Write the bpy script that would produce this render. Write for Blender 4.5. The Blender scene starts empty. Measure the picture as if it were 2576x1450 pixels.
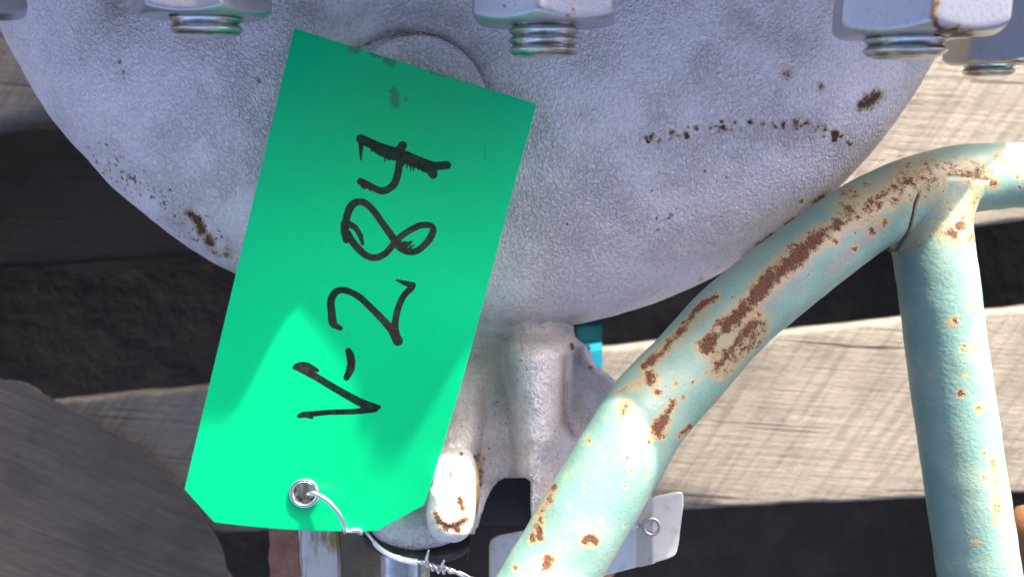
import bpy, math, random
import numpy as np
from mathutils import Vector

random.seed(3)
rng = np.random.default_rng(5)
S = bpy.context.scene
COL = S.collection

# ---------------------------------------------------------------- camera
H = 214.7                       # camera height in mm above the plane of the tag
cd = bpy.data.cameras.new("camera")
cam = bpy.data.objects.new("camera", cd)
COL.objects.link(cam)
cam.location = (0, 0, H / 1000)
cam.rotation_euler = (0, 0, 0)  # looks straight down
cd.sensor_width = 36
cd.lens = 30
cd.clip_start = 0.005
cd.clip_end = 50
cd.dof.use_dof = True
cd.dof.focus_distance = 0.222
cd.dof.aperture_fstop = 15
S.camera = cam
S.render.resolution_x, S.render.resolution_y = 1024, 576

# ---------------------------------------------------------------- sky and sun
SUN = Vector((0.46, 1.0, 0.44)).normalized()
EL = math.asin(SUN.z)
AZ = math.atan2(SUN.x, SUN.y)
world = bpy.data.worlds.new("World")
S.world = world
world.use_nodes = True
wn = world.node_tree
bg = wn.nodes["Background"]
sky = wn.nodes.new("ShaderNodeTexSky")
sky.sky_type = 'NISHITA'
sky.sun_disc = False
sky.sun_elevation = EL
sky.sun_rotation = AZ
sky.air_density = 0.28
sky.dust_density = 3.5
sky.ozone_density = 0.3
wn.links.new(sky.outputs[0], bg.inputs[0])
bg.inputs[1].default_value = 0.13
sd = bpy.data.lights.new("sun", 'SUN')
sd.energy = 2.9
sd.angle = math.radians(1.0)
sd.color = (1.0, 0.93, 0.82)
sun = bpy.data.objects.new("sun", sd)
COL.objects.link(sun)
sun.location = SUN * 2
sun.rotation_euler = SUN.to_track_quat('Z', 'Y').to_euler()
S.view_settings.view_transform = 'Standard'
S.view_settings.look = 'None'
S.view_settings.gamma = 1
S.view_settings.exposure = 2.4


# ---------------------------------------------------------------- helpers
def P(px, py, z=0.0):
    """photo position (2575 x 1450 scale) at height z -> place in mm"""
    k = (H - z) / H / 10
    return np.array([(px - 1287.5) * k, (725 - py) * k, z])


def to_px(v):
    k = H / (H - v[:, 2]) * 10
    return np.stack([1287.5 + v[:, 0] * k, 725 - v[:, 1] * k], 1)


def tag(o, label=None, cat=None, group=None, kind=None):
    for k, v in (("label", label), ("category", cat), ("group", group), ("kind", kind)):
        if v:
            o[k] = v
    return o


def empty(name, loc):
    o = bpy.data.objects.new(name, None)
    COL.objects.link(o)
    o.empty_display_size = 0.01
    o.location = np.asarray(loc, float) / 1000
    o["_base"] = [float(a) for a in loc]
    return o


def base_of(o):
    while o.parent:
        o = o.parent
    return np.array(o["_base"])


def mesh(name, v, f, mat, parent=None, smooth=True, attrs=None, base=None):
    """v in mm, world; becomes ONE object"""
    v = np.asarray(v, float)
    if parent is not None:
        b = base_of(parent)
    elif base is not None:
        b = np.asarray(base, float)
    else:
        b = np.array([(v[:, 0].min() + v[:, 0].max()) / 2, (v[:, 1].min() + v[:, 1].max()) / 2, v[:, 2].min()])
    me = bpy.data.meshes.new(name)
    me.from_pydata(((v - b) / 1000).tolist(), [], f if isinstance(f, list) else np.asarray(f).tolist())
    me.update()
    if smooth:
        me.polygons.foreach_set("use_smooth", np.ones(len(me.polygons), bool))
    if attrs:
        for k, a in attrs.items():
            at = me.attributes.new(k, 'FLOAT', 'POINT')
            at.data.foreach_set("value", np.asarray(a, np.float32))
    me.materials.append(mat)
    o = bpy.data.objects.new(name, me)
    COL.objects.link(o)
    if parent is not None:
        o.parent = parent
    else:
        o.location = b / 1000
        o["_base"] = [float(a) for a in b]
    return o


def grid_faces(n, m, wrap=False, keep=None):
    """n rows, m columns"""
    i, j = np.meshgrid(np.arange(n - 1), np.arange(m if wrap else m - 1), indexing='ij')
    jn = (j + 1) % m
    f = np.stack([i * m + j, i * m + jn, (i + 1) * m + jn, (i + 1) * m + j], -1).reshape(-1, 4)
    if keep is not None:
        f = f[keep[f].all(1)]
    return f


def spline(pts, n):
    pts = np.asarray(pts, float)
    q = np.vstack([2 * pts[0] - pts[1], pts, 2 * pts[-1] - pts[-2]])
    out = []
    k = len(pts) - 1
    for s in np.linspace(0, k, n):
        i = min(int(s), k - 1)
        t = s - i
        a, b, c, d = q[i], q[i + 1], q[i + 2], q[i + 3]
        out.append(0.5 * (2 * b + (c - a) * t + (2 * a - 5 * b + 4 * c - d) * t * t + (3 * b - a - 3 * c + d) * t ** 3))
    return np.array(out)


def tube(pts, r, nseg=24, cap=True):
    pts = np.asarray(pts, float)
    n = len(pts)
    r = np.broadcast_to(np.asarray(r, float), (n,))
    tg = np.gradient(pts, axis=0)
    tg /= np.linalg.norm(tg, axis=1)[:, None]
    u = np.cross(tg[0], [0, 0, 1.0])
    if np.linalg.norm(u) < 1e-3:
        u = np.cross(tg[0], [1.0, 0, 0])
    a = np.linspace(0, 2 * np.pi, nseg, endpoint=False)
    V = []
    for i in range(n):
        u = u - tg[i] * np.dot(u, tg[i])
        u /= np.linalg.norm(u)
        w = np.cross(tg[i], u)
        V.append(pts[i] + r[i] * (np.cos(a)[:, None] * u + np.sin(a)[:, None] * w))
    V = np.concatenate(V)
    F = grid_faces(n, nseg, True).tolist()
    if cap:
        F.append(list(range(nseg))[::-1])
        F.append(list(range((n - 1) * nseg, n * nseg)))
    return V, F


def frame(ax):
    ax = np.asarray(ax, float) / np.linalg.norm(ax)
    u = np.cross(ax, [1.0, 0, 0]) if abs(ax[0]) < 0.9 else np.cross(ax, [0, 1.0, 0])
    u /= np.linalg.norm(u)
    return ax, u, np.cross(ax, u)


def lathe(prof, org, ax, nseg=64, rfun=None, cap0=False, cap1=False):
    """prof: (radius, height along ax)"""
    ax, u, w = frame(ax)
    a = np.linspace(0, 2 * np.pi, nseg, endpoint=False)
    V = []
    for r, h in prof:
        rr = np.full(nseg, r) if rfun is None else rfun(a, r)
        V.append(np.asarray(org) + ax * h + rr[:, None] * (np.cos(a)[:, None] * u + np.sin(a)[:, None] * w))
    V = np.concatenate(V)
    F = grid_faces(len(prof), nseg, True).tolist()
    if cap0:
        F.append(list(range(nseg))[::-1])
    if cap1:
        F.append(list(range((len(prof) - 1) * nseg, len(prof) * nseg)))
    return V, F


def merge(*vf):
    V, F, o = [], [], 0
    for v, f in vf:
        V.append(np.asarray(v))
        F += [[i + o for i in q] for q in (f if isinstance(f, list) else f.tolist())]
        o += len(v)
    return np.concatenate(V), F


def prism(poly, z0, z1):
    """poly: list of xyz tops; extruded straight down by z1-z0"""
    a = np.asarray(poly, float)
    b = a.copy()
    b[:, 2] += z1 - z0
    n = len(a)
    F = [list(range(n)), list(range(n, 2 * n))[::-1]]
    F += [[(i + 1) % n, i, n + i, n + (i + 1) % n] for i in range(n)]
    return np.vstack([a, b]), F


def vnoise(x, y, seed=0):
    """smooth value noise, -1..1"""
    r = np.random.default_rng(seed).uniform(-1, 1, (64, 64))
    xi, yi = np.floor(x).astype(int), np.floor(y).astype(int)
    fx, fy = x - xi, y - yi
    fx, fy = fx * fx * (3 - 2 * fx), fy * fy * (3 - 2 * fy)
    g = lambda i, j: r[i % 64, j % 64]
    return (g(xi, yi) * (1 - fx) + g(xi + 1, yi) * fx) * (1 - fy) + (g(xi, yi + 1) * (1 - fx) + g(xi + 1, yi + 1) * fx) * fy


def seg_dist(q, a, b):
    ab = b - a
    L = (ab ** 2).sum()
    t = np.clip(((q - a) @ ab) / L, 0, 1) if L > 0 else np.zeros(len(q))
    return np.linalg.norm(q - (a + t[:, None] * ab), axis=1), t


def paint(q, marks):
    """marks: (polyline of (x, y), radius, strength) -> soft potential"""
    out = np.zeros(len(q))
    for pl, r, amp, *pw_ in marks:
        ex = pw_[0] if pw_ else 1.6
        pl = np.asarray(pl, float)
        lo, hi = pl.min(0) - 3 * r, pl.max(0) + 3 * r
        m = ((q > lo) & (q < hi)).all(1)
        if not m.any():
            continue
        s = q[m]
        d = np.full(len(s), 1e9)
        if len(pl) == 1:
            d = np.linalg.norm(s - pl[0], axis=1)
        for a, b in zip(pl[:-1], pl[1:]):
            d = np.minimum(d, seg_dist(s, a, b)[0])
        out[m] = np.maximum(out[m], amp * np.exp(-(d / r) ** ex))
    return out


# ---------------------------------------------------------------- materials
class M:
    def __init__(self, name):
        self.m = bpy.data.materials.new(name)
        self.m.use_nodes = True
        self.t = self.m.node_tree
        self.b = self.t.nodes["Principled BSDF"]
        self.out = self.t.nodes["Material Output"]
        tc = self.t.nodes.new("ShaderNodeTexCoord")
        mp = self.t.nodes.new("ShaderNodeMapping")
        mp.inputs["Scale"].default_value = (1000, 1000, 1000)   # metres -> mm
        self.t.links.new(tc.outputs["Object"], mp.inputs[0])
        self.co = mp.outputs[0]

    def set(self, sock, v):
        if hasattr(v, "is_linked") or isinstance(v, bpy.types.NodeSocket):
            self.t.links.new(v, sock)
        elif isinstance(v, (tuple, list)) and len(v) == 3 and sock.type == 'RGBA':
            sock.default_value = (*v, 1)
        else:
            sock.default_value = v

    def node(self, ty, ins=None, out=0, **kw):
        n = self.t.nodes.new(ty)
        for k, v in kw.items():
            setattr(n, k, v)
        for k, v in (ins or {}).items():
            self.set(n.inputs[k], v)
        return n.outputs[out]

    def map(self, scale=(1, 1, 1), rot=(0, 0, 0), loc=(0, 0, 0)):
        r = self.node("ShaderNodeMapping", {0: self.co, "Rotation": rot, "Location": loc})
        return self.node("ShaderNodeMapping", {0: r, "Scale": scale})

    def noise(self, scale, detail=3, rough=0.55, dist=0, co=None, col=False):
        return self.node("ShaderNodeTexNoise", {"Vector": co or self.co, "Scale": scale, "Detail": detail,
                                                "Roughness": rough, "Distortion": dist}, 1 if col else 0)

    def step(self, v, lo, hi, a=0.0, b=1.0):
        return self.node("ShaderNodeMapRange", {0: v, 1: lo, 2: hi, 3: a, 4: b}, interpolation_type='SMOOTHSTEP')

    def lin(self, v, lo, hi, a=0.0, b=1.0):
        return self.node("ShaderNodeMapRange", {0: v, 1: lo, 2: hi, 3: a, 4: b})

    def math(self, op, a, b=0.0):
        return self.node("ShaderNodeMath", {0: a, 1: b}, operation=op)

    def mix(self, f, a, b):
        n = self.t.nodes.new("ShaderNodeMix")
        n.data_type = 'RGBA'
        self.set(n.inputs[0], f)
        self.set(n.inputs[6], a)
        self.set(n.inputs[7], b)
        return n.outputs[2]

    def attr(self, name):
        return self.node("ShaderNodeAttribute", attribute_name=name, out=2)

    def bump(self, h, dist, strength=1.0, normal=None):
        ins = {"Height": h, "Distance": dist / 1000, "Strength": strength}
        if normal is not None:
            ins["Normal"] = normal
        return self.node("ShaderNodeBump", ins)

    def fin(self, **kw):
        for k, v in kw.items():
            self.set(self.b.inputs[{"color": "Base Color", "rough": "Roughness", "metal": "Metallic", "normal": "Normal",
                                    "spec": "Specular IOR Level", "coat": "Coat Weight",
                                    "coatr": "Coat Roughness"}[k]], v)
        return self.m


def rust_layers(m, col, rough, attr="rust", extra=None, nscale=0.5):
    """rust spots where the attribute is high, broken up by noise; returns colour, roughness, core mask"""
    a = m.attr(attr)
    if extra is not None:
        a = m.math('MAXIMUM', a, extra)
    n = m.noise(nscale, 6, 0.65)
    n2 = m.noise(nscale * 5, 3, 0.6)
    n3 = m.noise(nscale * 0.35, 3, 0.6)
    d = m.math('ADD', m.math('ADD', m.math('MULTIPLY', m.math('SUBTRACT', n, 0.5), 1.7), m.math('MULTIPLY', m.math('SUBTRACT', n2, 0.5), 1.0)), m.math('MULTIPLY', m.math('SUBTRACT', n3, 0.5), 1.0))
    v = m.math('ADD', a, m.math('MULTIPLY', d, m.step(a, 0.02, 0.3)))
    vh = m.math('ADD', a, m.math('MULTIPLY', d, m.step(a, 0.02, 0.3, 0.0, 0.5)))
    halo = m.step(vh, 0.10, 0.52)
    core = m.step(v, 0.42, 0.82)
    deep = m.step(n2, 0.35, 0.7)
    hc = m.mix(m.noise(0.8, 2), (0.56, 0.36, 0.11), (0.42, 0.20, 0.05))
    rc = m.mix(deep, (0.16, 0.055, 0.02), (0.045, 0.02, 0.02))
    c = m.mix(m.math('MULTIPLY', halo, 0.62), col, hc)
    c = m.mix(core, c, rc)
    r = m.node("ShaderNodeMix", {0: core, 2: rough, 3: 0.85})
    return c, r, core


def mat_silver(name, base, metal, rough, bump=0.22, bscale=0.95, dust=0.45):
    m = M(name)
    big = m.noise(0.035, 4, 0.6)
    mid = m.noise(0.25, 5, 0.65)
    c = m.mix(m.math('MULTIPLY', m.step(big, 0.42, 0.75), dust), base, (0.40, 0.35, 0.27))
    c = m.mix(m.math('MULTIPLY', m.step(mid, 0.55, 0.75), dust * 0.8), c, (0.42, 0.38, 0.31))
    worm = m.noise(bscale, 2.5, 0.5, 0.6, co=m.map((1, 0.85, 1), (0, 0, -0.25)))
    fine = m.noise(bscale * 2.6, 2, 0.5)
    pits = m.step(m.noise(0.55, 4, 0.7), 0.66, 0.74)
    c = m.mix(m.math('MULTIPLY', m.step(worm, 0.50, 0.36), 0.26), c, (0.34, 0.31, 0.28))  # valleys of the bump darkened in the colour to deepen their shade
    c = m.mix(m.math('MULTIPLY', pits, 0.6), c, (0.17, 0.11, 0.06))
    dv = m.attr("dirt")  # dirt strokes, plus shade painted left of the neck
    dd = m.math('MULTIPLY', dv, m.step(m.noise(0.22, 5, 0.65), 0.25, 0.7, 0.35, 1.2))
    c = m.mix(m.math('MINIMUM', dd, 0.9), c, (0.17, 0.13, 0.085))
    g = m.attr("grime")
    gm = m.step(m.math('ADD', g, m.math('MULTIPLY', m.math('SUBTRACT', m.noise(0.9, 4, 0.7), 0.5), m.step(g, 0.02, 0.3, 0, 1.6))), 0.5, 0.62)
    c = m.mix(m.math('MULTIPLY', gm, 0.85), c, (0.10, 0.085, 0.075))
    c, r, core = rust_layers(m, c, rough)
    h = m.math('ADD', m.step(worm, 0.3, 0.68), m.math('MULTIPLY', fine, 0.35))
    n = m.node("ShaderNodeBump", {"Height": h, "Distance": bump / 1000, "Strength": m.step(m.noise(0.045, 4, 0.6), 0.35, 0.68, 0.45, 1.0)})
    mm = m.math('MULTIPLY', m.math('SUBTRACT', 1.0, m.math('MAXIMUM', core, pits)), metal)
    return m.fin(color=c, rough=r, metal=mm, normal=n)


silver = mat_silver("silver paint over rough casting", (0.95, 0.84, 0.84), 0.2, 0.42, 0.95, 1.15, 0.14)
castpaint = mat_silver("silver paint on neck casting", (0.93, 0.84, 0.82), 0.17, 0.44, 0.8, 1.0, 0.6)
whitepaint = mat_silver("white paint over lug", (0.78, 0.75, 0.68), 0.0, 0.45, 0.13, 0.8, 0.2)
nutpaint = mat_silver("aluminium paint on nuts", (0.46, 0.46, 0.50), 0.75, 0.3, 0.03, 1.4, 0.1)


def mat_thread():
    m = M("zinc threads")
    c = m.mix(m.step(m.noise(0.25, 4, 0.6), 0.45, 0.7), (0.70, 0.69, 0.68), (0.42, 0.36, 0.29))
    c = m.mix(m.math('MULTIPLY', m.attr("groove"), m.step(m.noise(0.4, 3), 0.3, 0.6, 0.5, 0.95)), c, (0.07, 0.055, 0.045))  # grooves darkened in the colour, as grime and to deepen their shade
    return m.fin(color=c, rough=0.26, metal=0.85, normal=m.bump(m.noise(1.5), 0.05))


thread = mat_thread()


def mat_mint():
    m = M("mint green paint with rust")
    n = m.noise(0.06, 4, 0.6)
    c = m.mix(m.step(n, 0.35, 0.7), (0.15, 0.275, 0.24), (0.225, 0.33, 0.265))
    st = m.step(m.noise(0.22, 5, 0.65), 0.58, 0.72)
    c = m.mix(m.math('MULTIPLY', st, 0.5), c, (0.46, 0.37, 0.13))
    pin = m.step(m.noise(1.5, 2, 0.5), 0.66, 0.71)
    c = m.mix(m.math('MULTIPLY', pin, 0.8), c, (0.20, 0.16, 0.10))
    spk = m.math('MULTIPLY', m.step(m.noise(0.33, 5, 0.7), 0.64, 0.76), 0.6)
    scr = m.attr("scrape")
    sm = m.step(m.math('ADD', scr, m.math('MULTIPLY', m.math('SUBTRACT', m.noise(0.7, 5, 0.75, 1.0), 0.5), m.step(scr, 0.02, 0.3, 0, 2.2))), 0.45, 0.65)
    c = m.mix(m.math('MULTIPLY', sm, 0.75), c, (0.30, 0.20, 0.21))
    c, r, core = rust_layers(m, c, 0.42, extra=spk, nscale=0.42)
    h = m.math('SUBTRACT', m.math('ADD', m.math('MULTIPLY', m.noise(0.9, 3, 0.6), 0.8), m.math('MULTIPLY', m.noise(0.2, 2), 0.6)),
               m.math('MULTIPLY', core, 0.5))
    return m.fin(color=c, rough=r, normal=m.bump(h, 0.2))


mint = mat_mint()


def mat_tag():
    m = M("green plastic with marker ink")
    c = m.mix(m.noise(0.05, 2), (0.0, 0.82, 0.24), (0.0, 0.85, 0.26))
    sm = m.attr("smudge")
    s = m.step(m.math('ADD', sm, m.math('MULTIPLY', m.math('SUBTRACT', m.noise(0.8, 4, 0.7), 0.5), m.step(sm, .05, .3, 0, .9))), 0.2, 0.65)
    c = m.mix(m.math('MULTIPLY', s, 0.68), c, (0.03, 0.10, 0.10))
    dots = m.math('MULTIPLY', m.step(m.noise(0.9, 2, 0.6), 0.765, 0.79), 0.6)
    c = m.mix(dots, c, (0.02, 0.06, 0.04))
    ink = m.attr("ink")
    iv = m.math('ADD', ink, m.math('MULTIPLY', m.math('SUBTRACT', m.noise(1.6, 3, 0.7), 0.5), 2.2))
    im = m.step(iv, -2.2, -0.4)
    worn = m.step(m.noise(0.75, 5, 0.75), 0.42, 0.66, 1.0, 0.95)
    ic = m.mix(m.step(m.noise(0.05, 2), 0.35, 0.65), (0.006, 0.008, 0.008), (0.028, 0.014, 0.011))
    im2 = m.math('MULTIPLY', im, worn)
    c = m.mix(im2, c, ic)
    m.fin(color=c, rough=0.34, normal=m.bump(m.noise(0.06, 2), 0.25))
    m.b.inputs['Specular IOR Level'].default_value = 0.3
    m.b.inputs['Subsurface Weight'].default_value = 0.75
    m.b.inputs['Subsurface Radius'].default_value = (1, 1, 1)
    m.b.inputs['Subsurface Scale'].default_value = 0.004
    tr = m.node("ShaderNodeBsdfTranslucent", {"Color": m.mix(im2, (0.0, 0.9, 0.32), (0.0, 0.01, 0.01))})
    mx = m.node("ShaderNodeMixShader", {0: 0.22, 1: m.b.outputs[0], 2: tr})
    m.t.links.new(mx, m.out.inputs[0])
    return m.m


tagmat = mat_tag()


def mat_metal(name, col, rough, bump=0.02, metal=1.0, dirt=0.3, dirtc=(0.25, 0.2, 0.15)):
    m = M(name)
    c = m.mix(m.math('MULTIPLY', m.step(m.noise(0.2, 5, 0.65), 0.48, 0.7), dirt), col, dirtc)
    return m.fin(color=c, rough=rough, metal=metal, normal=m.bump(m.noise(1.2), bump))


zinc = mat_metal("bright wire", (0.80, 0.79, 0.77), 0.28, 0.03, 1.0, 0.2)
nickel = mat_metal("nickel grommet", (0.85, 0.83, 0.80), 0.16, 0.01, 1.0, 0.15)
sleeve_m = mat_metal("clear plastic sleeve", (0.80, 0.83, 0.85), 0.3, 0.02, 0.0, 0.1)
plate_m = mat_metal("anodised aluminium plate", (0.74, 0.71, 0.66), 0.42, 0.02, 0.55, 0.25)
rubber = mat_metal("black rubber", (0.012, 0.014, 0.02), 0.45, 0.03, 0.0, 0.1)
darkwire = mat_metal("brown wire", (0.05, 0.035, 0.025), 0.5, 0.03, 0.3, 0.3)
teal = mat_metal("teal plastic", (0.004, 0.20, 0.29), 0.45, 0.05, 0.0, 0.15, (0.02, 0.2, 0.25))
stem_m = mat_metal("scuffed steel stem", (0.66, 0.64, 0.65), 0.25, 0.04, 0.8, 0.6, (0.12, 0.11, 0.14))
pocket_m = mat_metal("shade-dark inside of the yoke", (0.09, 0.08, 0.07), 0.85, 0.2, 0.0, 0.4, (0.13, 0.10, 0.07))  # shade of the window opening put into this dark colour


def mat_rusty(name, a, b, white=None):
    m = M(name)
    c = m.mix(m.step(m.noise(0.15, 6, 0.65), 0.35, 0.7), a, b)
    if white:
        c = m.mix(m.step(m.noise(0.12, 4, 0.6, co=m.map((1, 0.25, 1))), 0.41, 0.52), c, white)
    return m.fin(color=c, rough=0.75, normal=m.bump(m.noise(0.7, 4), 0.2))


rusty = mat_rusty("red brown rust", (0.20, 0.085, 0.055), (0.30, 0.15, 0.10))
orange_rust = mat_rusty("orange rust", (0.17, 0.075, 0.022), (0.09, 0.036, 0.014))
flaking = mat_rusty("flaking white paint", (0.36, 0.24, 0.11), (0.22, 0.16, 0.09), (0.58, 0.56, 0.58))
tanmetal = mat_rusty("tan grimy metal", (0.24, 0.20, 0.145), (0.17, 0.145, 0.11))


def mat_wood(name, a, b, c0, saw=0.5, rot=0.07, sawrot=-0.95, bd=0.7, gl=1.0, ck=1.0):
    m = M(name)
    g1 = m.noise(1, 5, 0.65, 0.3, co=m.map((0.012 * gl, 0.55 / gl ** .4, 0.4), (0, 0, rot)))
    g2 = m.noise(1, 4, 0.7, 0.2, co=m.map((0.09, 1.3, 0.6), (0, 0, rot)))
    g3 = m.noise(1, 3, 0.7, 0.3, co=m.map((0.22, 1.1, 0.8), (0, 0, rot)))
    crack = m.step(m.noise(1, 3, 0.6, 0.6, co=m.map((0.006, 0.22, 0.2), (0, 0, rot))), 0.64, 0.67)
    sawn = m.noise(1, 3, 0.5, 0.4, co=m.map((0.02, 0.32, 0.2), (0, 0, sawrot)))
    blot = m.noise(0.03, 4, 0.6)
    c = m.mix(m.step(g1, 0.35, 0.68), a, b)
    c = m.mix(m.math('MULTIPLY', m.step(g2, 0.5, 0.72), 0.3), c, c0)
    c = m.mix(m.math('MULTIPLY', m.step(sawn, 0.42, 0.68), saw), c, c0)
    c = m.mix(m.math('MULTIPLY', m.step(blot, 0.45, 0.72), 0.5), c, c0)
    c = m.mix(m.math('MULTIPLY', crack, 0.8 * ck), c, (0.05, 0.04, 0.03))
    c = m.mix(m.math('MULTIPLY', m.step(g3, 0.48, 0.7), 0.45), c, c0)
    h = m.math('ADD', m.math('ADD', m.math('MULTIPLY', m.math('ADD', g1, m.math('MULTIPLY', g3, -.6)), 0.8), m.math('MULTIPLY', g2, 0.5)),
               m.math('SUBTRACT', m.math('MULTIPLY', m.math('SUBTRACT', 1.0, sawn), saw * 1.6), m.math('MULTIPLY', crack, 1.5 * ck)))
    return m.fin(color=c, rough=0.85, normal=m.bump(h, bd))


wood = mat_wood("weathered sawn wood", (0.255, 0.225, 0.185), (0.185, 0.165, 0.135), (0.10, 0.087, 0.072), 0.5)
wood_dark = mat_wood("lower wood darkened for shade", (0.07, 0.064, 0.052), (0.055, 0.049, 0.041), (0.036, 0.032, 0.028), 0.2)  # darker copy of the wood, gap shade put into its colour
wood_brown = mat_wood("grey brown timber", (0.135, 0.11, 0.09), (0.10, 0.082, 0.068), (0.05, 0.041, 0.034), 0.2, 0.38, 0.38, 0.6, 2.2, 0.15)


def mat_ground():
    m = M("dark soil and bark")
    n = m.noise(0.035, 6, 0.65)
    c = m.mix(m.step(n, 0.4, 0.7), (0.040, 0.040, 0.043), (0.062, 0.058, 0.057))
    return m.fin(color=c, rough=0.95, normal=m.bump(m.noise(0.03, 4), 3))


soil = mat_ground()

# ---------------------------------------------------------------- ground and pallet
ZW, ZG = -170.0, -300.0
gv = [(-4000, -4000, ZG), (4000, -4000, ZG), (4000, 4000, ZG), (-4000, 4000, ZG)]
g = mesh("ground", gv, [[0, 1, 2, 3]], soil, base=(0, 0, ZG))
tag(g, "dark soil seen through the gaps of the pallet", kind="structure")

pallet = empty("wooden_pallet", (0, 0, ZG + 10))
tag(pallet, "weathered grey wooden pallet carrying the white valve", "pallet")


def plank(q, zt, thick, mat, parent, seed, name="plank", rough=0.45):
    """q: four photo corners TL TR BR BL; ragged long edges, rounded arrises"""
    TL, TR, BR, BL = [P(*c, zt) for c in q]
    n, prof = 240, []
    k = 14
    rows = []
    for s in np.linspace(0, 1, n):
        a, bb = TL + (TR - TL) * s, BL + (BR - BL) * s
        d = (bb - a) / np.linalg.norm(bb - a)
        L = np.linalg.norm(bb - a)
        j1 = rough * (vnoise(np.array([s * 40.]), np.array([seed * 3.1]), 7)[0] + .5 * vnoise(np.array([s * 130.]), np.array([seed * 5.1]), 8)[0])
        j2 = rough * (vnoise(np.array([s * 40.]), np.array([seed * 7.7]), 9)[0] + .5 * vnoise(np.array([s * 130.]), np.array([seed * 9.1]), 10)[0])
        e = 1.6
        pts = [(j1, -thick), (j1, -e * 1.4), (j1 + .3, -e * .6), (j1 + e * .6, -.25), (j1 + e * 1.6, 0)]
        pts += [(L * t, .25 * vnoise(np.array([s * 60.]), np.array([t * 9 + seed]), 11)[0]) for t in (.1, .25, .4, .5, .6, .75, .9)]
        pts += [(L - j2 - e * 1.6, 0), (L - j2 - e * .6, -.25), (L - j2 - .3, -e * .6), (L - j2, -e * 1.4), (L - j2, -thick)]
        rows.append([a + d * u + np.array([0, 0, h]) for u, h in pts])
    m = len(rows[0])
    V = np.array(rows).reshape(-1, 3)
    F = grid_faces(n, m, True)[:, ::-1].tolist()
    F += [list(range(m)), list(range((n - 1) * m, n * m))[::-1]]
    F = [f[::-1] for f in F]
    return mesh(name, V, F, mat, parent)


yl = lambda x, x0, y0, s: y0 + (x - x0) * s
plank([(-500, yl(-500, 150, 1008, -.097)), (3100, yl(3100, 150, 1008, -.097)), (3100, yl(3100, 560, 1342, -.0506)), (-500, yl(-500, 560, 1342, -.0506))],
      ZW, 20, wood, pallet, 1)
plank([(1250, -180), (3100, -260), (3100, yl(3100, 1850, 655, -.14)), (1250, yl(1250, 1850, 655, -.14))], ZW, 20, wood, pallet, 2)
plank([(-500, -130), (1120, -220), (1120, yl(1120, 0, 305, -.2)), (-500, yl(-500, 0, 305, -.2))], ZW, 20, wood, pallet, 3)
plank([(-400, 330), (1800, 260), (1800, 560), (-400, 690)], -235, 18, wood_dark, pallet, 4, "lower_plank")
for k_, y_ in enumerate((195, 305, 415, -262, -372)):
    r_ = lambda x, y: (1287.5 + x / ((H - ZW) / H / 10), 725 - y / ((H - ZW) / H / 10))
    plank([r_(-330, y_ + 88), r_(330, y_ + 86), r_(330, y_), r_(-330, y_ + 3)], ZW, 20, wood, pallet, 5 + k_)
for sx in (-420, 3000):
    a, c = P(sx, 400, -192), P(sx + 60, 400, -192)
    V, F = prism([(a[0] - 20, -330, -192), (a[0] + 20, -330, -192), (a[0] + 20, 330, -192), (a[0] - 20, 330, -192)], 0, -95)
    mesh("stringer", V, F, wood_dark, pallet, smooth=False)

# sawn round-ended timber in the lower left
outl = [(-200, 935), (0, 953), (60, 960), (78, 975), (140, 1006), (230, 1052), (310, 1100), (372, 1141), (432, 1201), (480, 1253), (520, 1317),
        (549, 1361), (569, 1430), (580, 1600), (-200, 1650)]
zl = -165.5
pts = spline([P(x, y, zl) for x, y in outl], 150)
c0 = pts.mean(0)
rings = []
for ins, dz in ((5.0, -4.3), (0.25, -.5), (0.0, -.2), (0.3, -.03), (3, 0)):
    d = c0 - pts
    d /= np.linalg.norm(d, axis=1)[:, None]
    r = pts + d * ins
    r[:, :2] += (vnoise(np.arange(150) * .7, np.zeros(150), 3) * .6)[:, None] * d[:, :2]
    r[:, 2] = zl + dz
    rings.append(r)
V = np.concatenate(rings)
F = grid_faces(5, 150, True).tolist() + [list(range(600, 750))]
F = [f[::-1] for f in F]
lg = mesh("timber_offcut", V, F, wood_brown, smooth=False)
tag(lg, "grey brown timber offcut with a rounded end lying on the pallet beside the tag", "timber")

# ---------------------------------------------------------------- the valve
valve = empty("valve", (0, 60, ZW))
tag(valve, "large silver white painted valve with bolted bonnet lying on the pallet behind the green tag", "valve")

# bonnet: flattened round casting
R0, ZC, DF, DB, PW = 161.5, -55.0, 51.0, 50.0, 2.35
CX, CY = P(1200, -445, ZC)[:2]
NA = 560
ang = np.linspace(math.pi * 1.06, math.pi * 1.94, NA)
ts = np.concatenate([np.linspace(0.25, math.pi / 2, 300), np.linspace(math.pi / 2, math.pi - .3, 40)[1:]])
rr = R0 * np.sin(ts) ** (2 / PW)
zz = ZC + np.where(ts <= math.pi / 2, DF, DB) * np.sign(np.cos(ts)) * np.abs(np.cos(ts)) ** (2 / PW)
X = CX + rr[:, None] * np.cos(ang)[None]
Y = CY + rr[:, None] * np.sin(ang)[None]
Z = np.repeat(zz[:, None], NA, 1)
v = np.stack([X, Y, Z], -1).reshape(-1, 3)
lump = 0.5 * vnoise(v[:, 0] / 14, v[:, 1] / 14, 21) + 0.18 * vnoise(v[:, 0] / 4, v[:, 1] / 4, 22)
nr = np.stack([(v[:, 0] - CX) / R0, (v[:, 1] - CY) / R0, np.sign(v[:, 2] - ZC) * 0.8], 1)
nr /= np.linalg.norm(nr, axis=1)[:, None]
v += nr * lump[:, None]
q = to_px(v)
front = v[:, 2] > ZC - 3
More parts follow.
